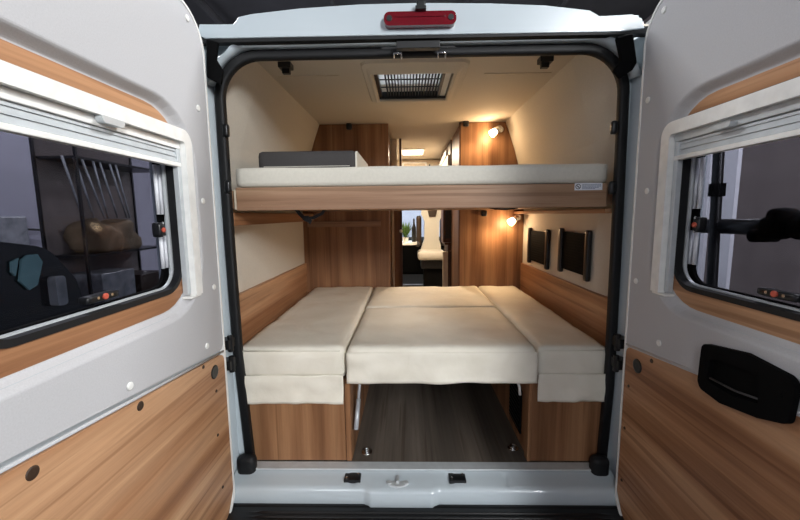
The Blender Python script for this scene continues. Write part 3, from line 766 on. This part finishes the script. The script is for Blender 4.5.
    if s < 0:
        for a in ((187, 18), (198, 108), (203, 201), (214, 287), (207, 346), (130, 386)): cap(*a, .011, 'white_plastic', 'screw_cover')
        for a in ((203, 367, .007), (216, 391, .006), (217.5, 435, .006), (222.5, 487, .006), (140, 406, .013), (32, 473, .014)): cap(a[0], a[1], a[2], 'cap_brown', 'panel_cap')
        cap(214.5, 372, .027, 'black', 'grommet')
    else:
        for a in ((664, 10), (648, 100), (647, 191), (636, 281), (659, 343)): cap(*a, .011, 'white_plastic', 'screw_cover')
        for a in ((652, 361, .008), (629, 386, .006), (625, 428, .006), (622, 480, .006)): cap(a[0], a[1], a[2], 'cap_brown', 'panel_cap')
        cap(637.5, 366, .027, 'black', 'grommet')
        # grab handle
        hp = [(704.5, 343), (748, 353), (792, 376), (798, 384), (797, 398), (791, 425), (760, 418), (722, 403), (702, 388), (700, 380)]
        hl = [at(x, y, 'x', .79) for x, y in hp]; hl = [(p.y, p.z) for p in hl]
        hx = [(713, 359), (724, 361), (763, 375), (761, 404), (735, 396), (709, 380)]
        hh = [at(x, y, 'x', .79) for x, y in hx]; hh = [(p.y, p.z) for p in hh]
        g = MB().prism([fillet(hl, .02, 5), fillet(hh, .006, 3)[::-1]], 'x', .782, .797).build('grab_handle', 'black_matt', t, bevel=.004)
        MB().prism([fillet(hh, .006, 3)], 'x', .7965, .7975).build('handle_recess', 'black_matt', g)
        q = [at(x, y, 'x', .786) for x, y in ((710, 378), (735, 391), (758, 399))]
        MB().tube(q, .003, 8).build('handle_edge', 'grey_dark', g, smooth=True)
        for x, y in ((705, 364), (781, 396)):
            p = at(x, y, 'x', .782); MB().disc((.782, p.y, p.z), 'x', [(.005, 0), (.004, -.002)], 10).build('screw', 'black_matt', g)
    return t
door(-1, 'left rear door swung open with white blind frame and dark window')
door(1, 'right rear door swung open with black recessed grab handle below its window')
# bicycle carrier on the outside of right door
BC = thing('bicycle_carrier', 'black bicycle carrier fixed outside the right rear door, seen through its window', 'bike rack', (1.0, -.4, .6))
def pt(px, py, x): return at(px, py, 'x', x)
a = pt(719, 148, 1.02); b = pt(711, 300, 1.02)
MB().tube([Vector((1.02, a.y, 1.45)), a, b, Vector((1.02, b.y, .3))], .016, 14).build('upright', 'black', BC, smooth=True)
a = pt(717, 190, 1.02); MB().tube([a+Vector((0, 0, .022)), a-Vector((0, 0, .022))], .024, 12).build('clamp', 'black_matt', BC)
a = pt(700, 226, 1.04); b = pt(830, 228, 1.04); MB().tube([a, b], .026, 14).build('crossbar', 'black', BC, smooth=True)
a = pt(775, 226, 1.02); jb = MB().softbox((a.x-.03, a.y-.04, a.z-.038), (a.x+.03, a.y+.03, a.z+.03), .02, .015); jb.disc((a.x, a.y-.02, a.z+.03), 'x', [(.02, -.03), (.024, 0), (.02, .03)], 14); jb.disc((a.x, a.y+.03, a.z-.03), 'x', [(.02, -.035), (.02, .035)], 14); jb.disc((a.x, a.y-.09, a.z), 'x', [(.034, -.025), (.034, .025)], 16)
jb.build('joint_block', 'black_matt', BC, smooth=True)
for yy in (-.25, -.75): MB().tube([(.926, yy, .55), (1.04, yy, .55)], .014, 10).build('mount', 'black', BC)
MB().tube([(1.04, -.15, .55), (1.04, -.85, .55)], .016, 12).build('lower_bar', 'black', BC, smooth=True)

# ================================================================== the hall
G = -.55
struct(MB().box((-7, -8, G-.1), (7, 12, G)).build('ground', 'ground'))
struct(MB().box((-4.3, -8, G), (-4.2, 12, 4.6)).build('wall_hall_left', 'hall_white'))
struct(MB().box((4.2, -8, G), (4.3, 12, 4.6)).build('wall_hall_right', 'hall_brown'))
struct(MB().box((-4.2, 9.5, G), (4.2, 9.6, 4.6)).build('wall_hall_far', 'hall_white'))
struct(MB().box((-4.2, -8, G), (4.2, -7.9, 4.6)).build('wall_hall_near', 'hall_white'))
struct(MB().box((-4.3, -8, 4.5), (4.3, 12, 4.6)).build('ceiling_hall', 'hall_dark'))
for i, x in enumerate((-3.2, -1.2, .9, 2.4)):
    tag(MB().tube([(x, -7.9, 4.35), (x, 9.5, 4.35)], .06, 8).build('roof_pipe', 'hall_dark'), 'dark pipe under the hall ceiling, ' + ('by the pale wall', 'left over the van', 'right over the van', 'beside the bright lamp')[i], 'pipe', 'hall ceiling pipes')
def hall_lamp(x, y, ln, w, energy, label, z=4.3, aim=None, vis=True, ang=0):
    t = thing('hall_lamp', label, 'lamp', (x, y, z), 'hall lamps')
    MB().box((x-w/2-.03, y-ln/2-.03, z+.02), (x+w/2+.03, y+ln/2+.03, z+.08)).build('housing', 'white_plastic', t)
    for dy in (-ln*.35, ln*.35): MB().tube([(x, y+dy, z+.08), (x, y+dy, 4.5)], .01, 6).build('hanger', 'alu', t)
    MB().box((x-w/2, y-ln/2, z+.01), (x+w/2, y+ln/2, z+.0195)).build('diffuser', 'hall_lamp', t)
    L = bpy.data.lights.new('lamp_light', 'AREA'); L.shape = 'RECTANGLE'; L.size = w; L.size_y = ln; L.energy = energy; L.color = (.98, .99, 1)
    o = bpy.data.objects.new('lamp_light', L); COL.objects.link(o); o.parent = t; o.location = (0, 0, -.02)
    if aim: o.rotation_euler = (Vector(aim)-Vector((x, y, z))).to_track_quat('-Z', 'Z').to_euler()
q = at(692, 1, 'z', 3.9)
hall_lamp(q.x, q.y, 1.4, .25, 60, 'bright hall lamp above the right side of the van', 3.9)
hall_lamp(3.1, -6.0, 2.2, 1.0, 530, 'wide hall lamp behind the viewer, on the right', 3.4, aim=(-.6, .2, .7))
hall_lamp(-1.6, -6.4, 1.8, .9, 60, 'wide hall lamp behind the viewer, on the left', 3.4, aim=(.4, .5, .7))
hall_lamp(-3.0, 1.4, 1.2, .3, 170, 'added fill light over the shelving on the left', 4.2)  # added source, lifts the pale wall behind the left door window
hall_lamp(0, 7.2, 1.2, .6, 500, 'added light on the far wall ahead of the cab', 4.2)  # added to light the far wall so the windscreen looks bright
hall_lamp(2.7, .6, 1.0, .3, 280, 'added light over the banners on the right', 4.2)  # extra light put in to brighten the white banners
# dark car beyond the left door window
CR = thing('car', 'black car parked beyond the left door window', 'car', (-3, -.6, G))
sil = fillet([(.72, G+.25), (.74, .30), (.66, .72), (.50, .93), (.15, 1.0), (-.8, 1.02), (-1.6, .95), (-2.2, .55), (-3.1, .42), (-3.3, .05), (-3.25, G+.25)], [.05, .1, .15, .2, .2, .3, .3, .3, .2, .1, .05], 5)
MB().prism([sil], 'x', -2.1, -3.7).build('car_body', 'car_black', CR, bevel=.08, seg=3)
gw = [at(x, y, 'x', -2.095) for x, y in ((20, 260), (26, 255), (36, 254), (41, 262), (36, 285), (28, 290), (18, 281))]
MB().prism([[(p.y, p.z) for p in gw]], 'x', -2.085, -2.097).build('quarter_window', 'carglass', CR)
gw = [at(x, y, 'x', -2.095) for x, y in ((10, 262), (17, 258), (14, 276), (10, 272))]
MB().prism([[(p.y, p.z) for p in gw]], 'x', -2.085, -2.097).build('side_window', 'carglass', CR)
a = at(50, 277, 'x', -2.08); b = at(64, 304, 'x', -2.08)
MB().prism([rr(min(a.y, b.y), b.z, max(a.y, b.y), a.z, .02, 3)], 'x', -2.05, -2.12).build('tail_lamp', 'plate', CR, bevel=.01)
for y in (-.1, -2.6): MB().disc((-2.2, y, G+.32), 'x', [(.32, -.1), (.32, .08), (.2, .1)], 24).build('wheel', 'rubber', CR, smooth=False)
# shelving with bag
SX = -2.75
a = at(78, 180, 'x', SX); b = at(163, 180, 'x', SX)
SR = thing('shelf_rack', 'dark open shelving rack against the pale wall beyond the left window', 'shelf', (SX, (a.y+b.y)/2, G))
for y in (a.y, b.y):
    for x in (SX, SX-.35): MB().box((x-.01, y-.01, G), (x+.01, y+.01, 2.0)).build('upright', 'black', SR)
zs = [at(130, 250, 'x', SX).z, at(130, 290, 'x', SX).z-.1, 1.6]
for z in zs: MB().box((SX-.35, a.y+.011, z-.02), (SX-.011, b.y-.011, z)).build('shelf', 'black', SR)
z = zs[0]
def bagf(p):
    n = noise.noise(Vector((p.x*7, p.y*7, p.z*7)))*.11; return (p.x+n, p.y+n*.5, p.z+(n if p.z > z+.08 else 0))
tag(MB().softbox((SX-.33, a.y+.14, z+.001), (SX+.02, a.y+.66, z+.27), .07, .04, bagf).build('canvas_bag', 'cloth_brown', smooth=True), 'crumpled brown canvas bag on the shelving rack', 'bag')
tag(MB().box((SX-.35, a.y+.15, zs[1]+.001), (SX-.02, a.y+.55, zs[1]+.30)).build('storage_box', 'plate', bevel=.01), 'grey plastic box on the lower shelf of the rack', 'box')
tag(MB().box((SX-.35, a.y+.62, zs[1]+.001), (SX-.02, a.y+.95, zs[1]+.22)).build('storage_box', 'cap_brown', bevel=.01), 'dark brown box on the lower shelf of the rack', 'box')
MB().box((SX-.37, a.y, G+.02), (SX-.352, b.y, 2.0)).build('back_panel', 'hall_brown', SR)
wf = MB()
for k in range(7):
    y = a.y+.12+k*.09; wf.tube([(SX-.1+.02*(k % 3), y, z+.31), (SX-.02, y-.22+.02*(k % 2), zs[2]-.02)], .009, 6)
tag(wf.build('folded_wrap', 'plate', smooth=True), 'folded clear plastic wrap leaning above the brown bag', 'wrap')
a = at(0, 228, 'x', -4.15); b = at(85, 232, 'x', -4.15)
tag(MB().tube([a, b], .012, 6).build('wall_cable', 'hall_dark'), 'thin grey cable running along the pale hall wall', 'cable')
a = at(10, 228, 'x', -4.1); tag(MB().box((-4.199, a.y-.14, a.z-.35), (-4.05, a.y+.14, a.z+.12)).build('wall_box', 'plate', bevel=.02), 'grey box fixed to the pale hall wall above the black car', 'box')
# white banners beyond the right window
for i, (p0, p1) in enumerate(((699, 709), (722, 736))):
    a = at(p0, 200, 'x', 3.4); b = at(p1, 200, 'x', 3.4)
    bn = MB().box((3.38, b.y, G+.03), (3.42, a.y, 2.9)); bn.box((3.3, b.y, G), (3.5, a.y, G+.03))
    tag(bn.build('banner', 'sticker'), ('narrow white banner standing beyond the right window, left of the black upright', 'white banner standing beyond the right window, right of the black upright')[i], 'banner', 'white banners beside the right door')

# ================================================================== light and view
L = bpy.data.lights.new('led_light', 'AREA'); L.shape = 'RECTANGLE'; L.size = .22; L.size_y = .46; L.energy = 32; L.color = (1, .80, .58)
o = bpy.data.objects.new('lamp_light', L); COL.objects.link(o); o.parent = LD; o.location = (0, 0, -.03)
w = bpy.data.worlds.new('world'); scn.world = w; w.use_nodes = True
w.node_tree.nodes['Background'].inputs[0].default_value = (.9, .95, 1, 1); w.node_tree.nodes['Background'].inputs[1].default_value = .12
vs = scn.view_settings; vs.view_transform = 'Standard'; vs.look = 'None'; vs.gamma = 1; vs.exposure = -.06; vs.use_curve_mapping = False
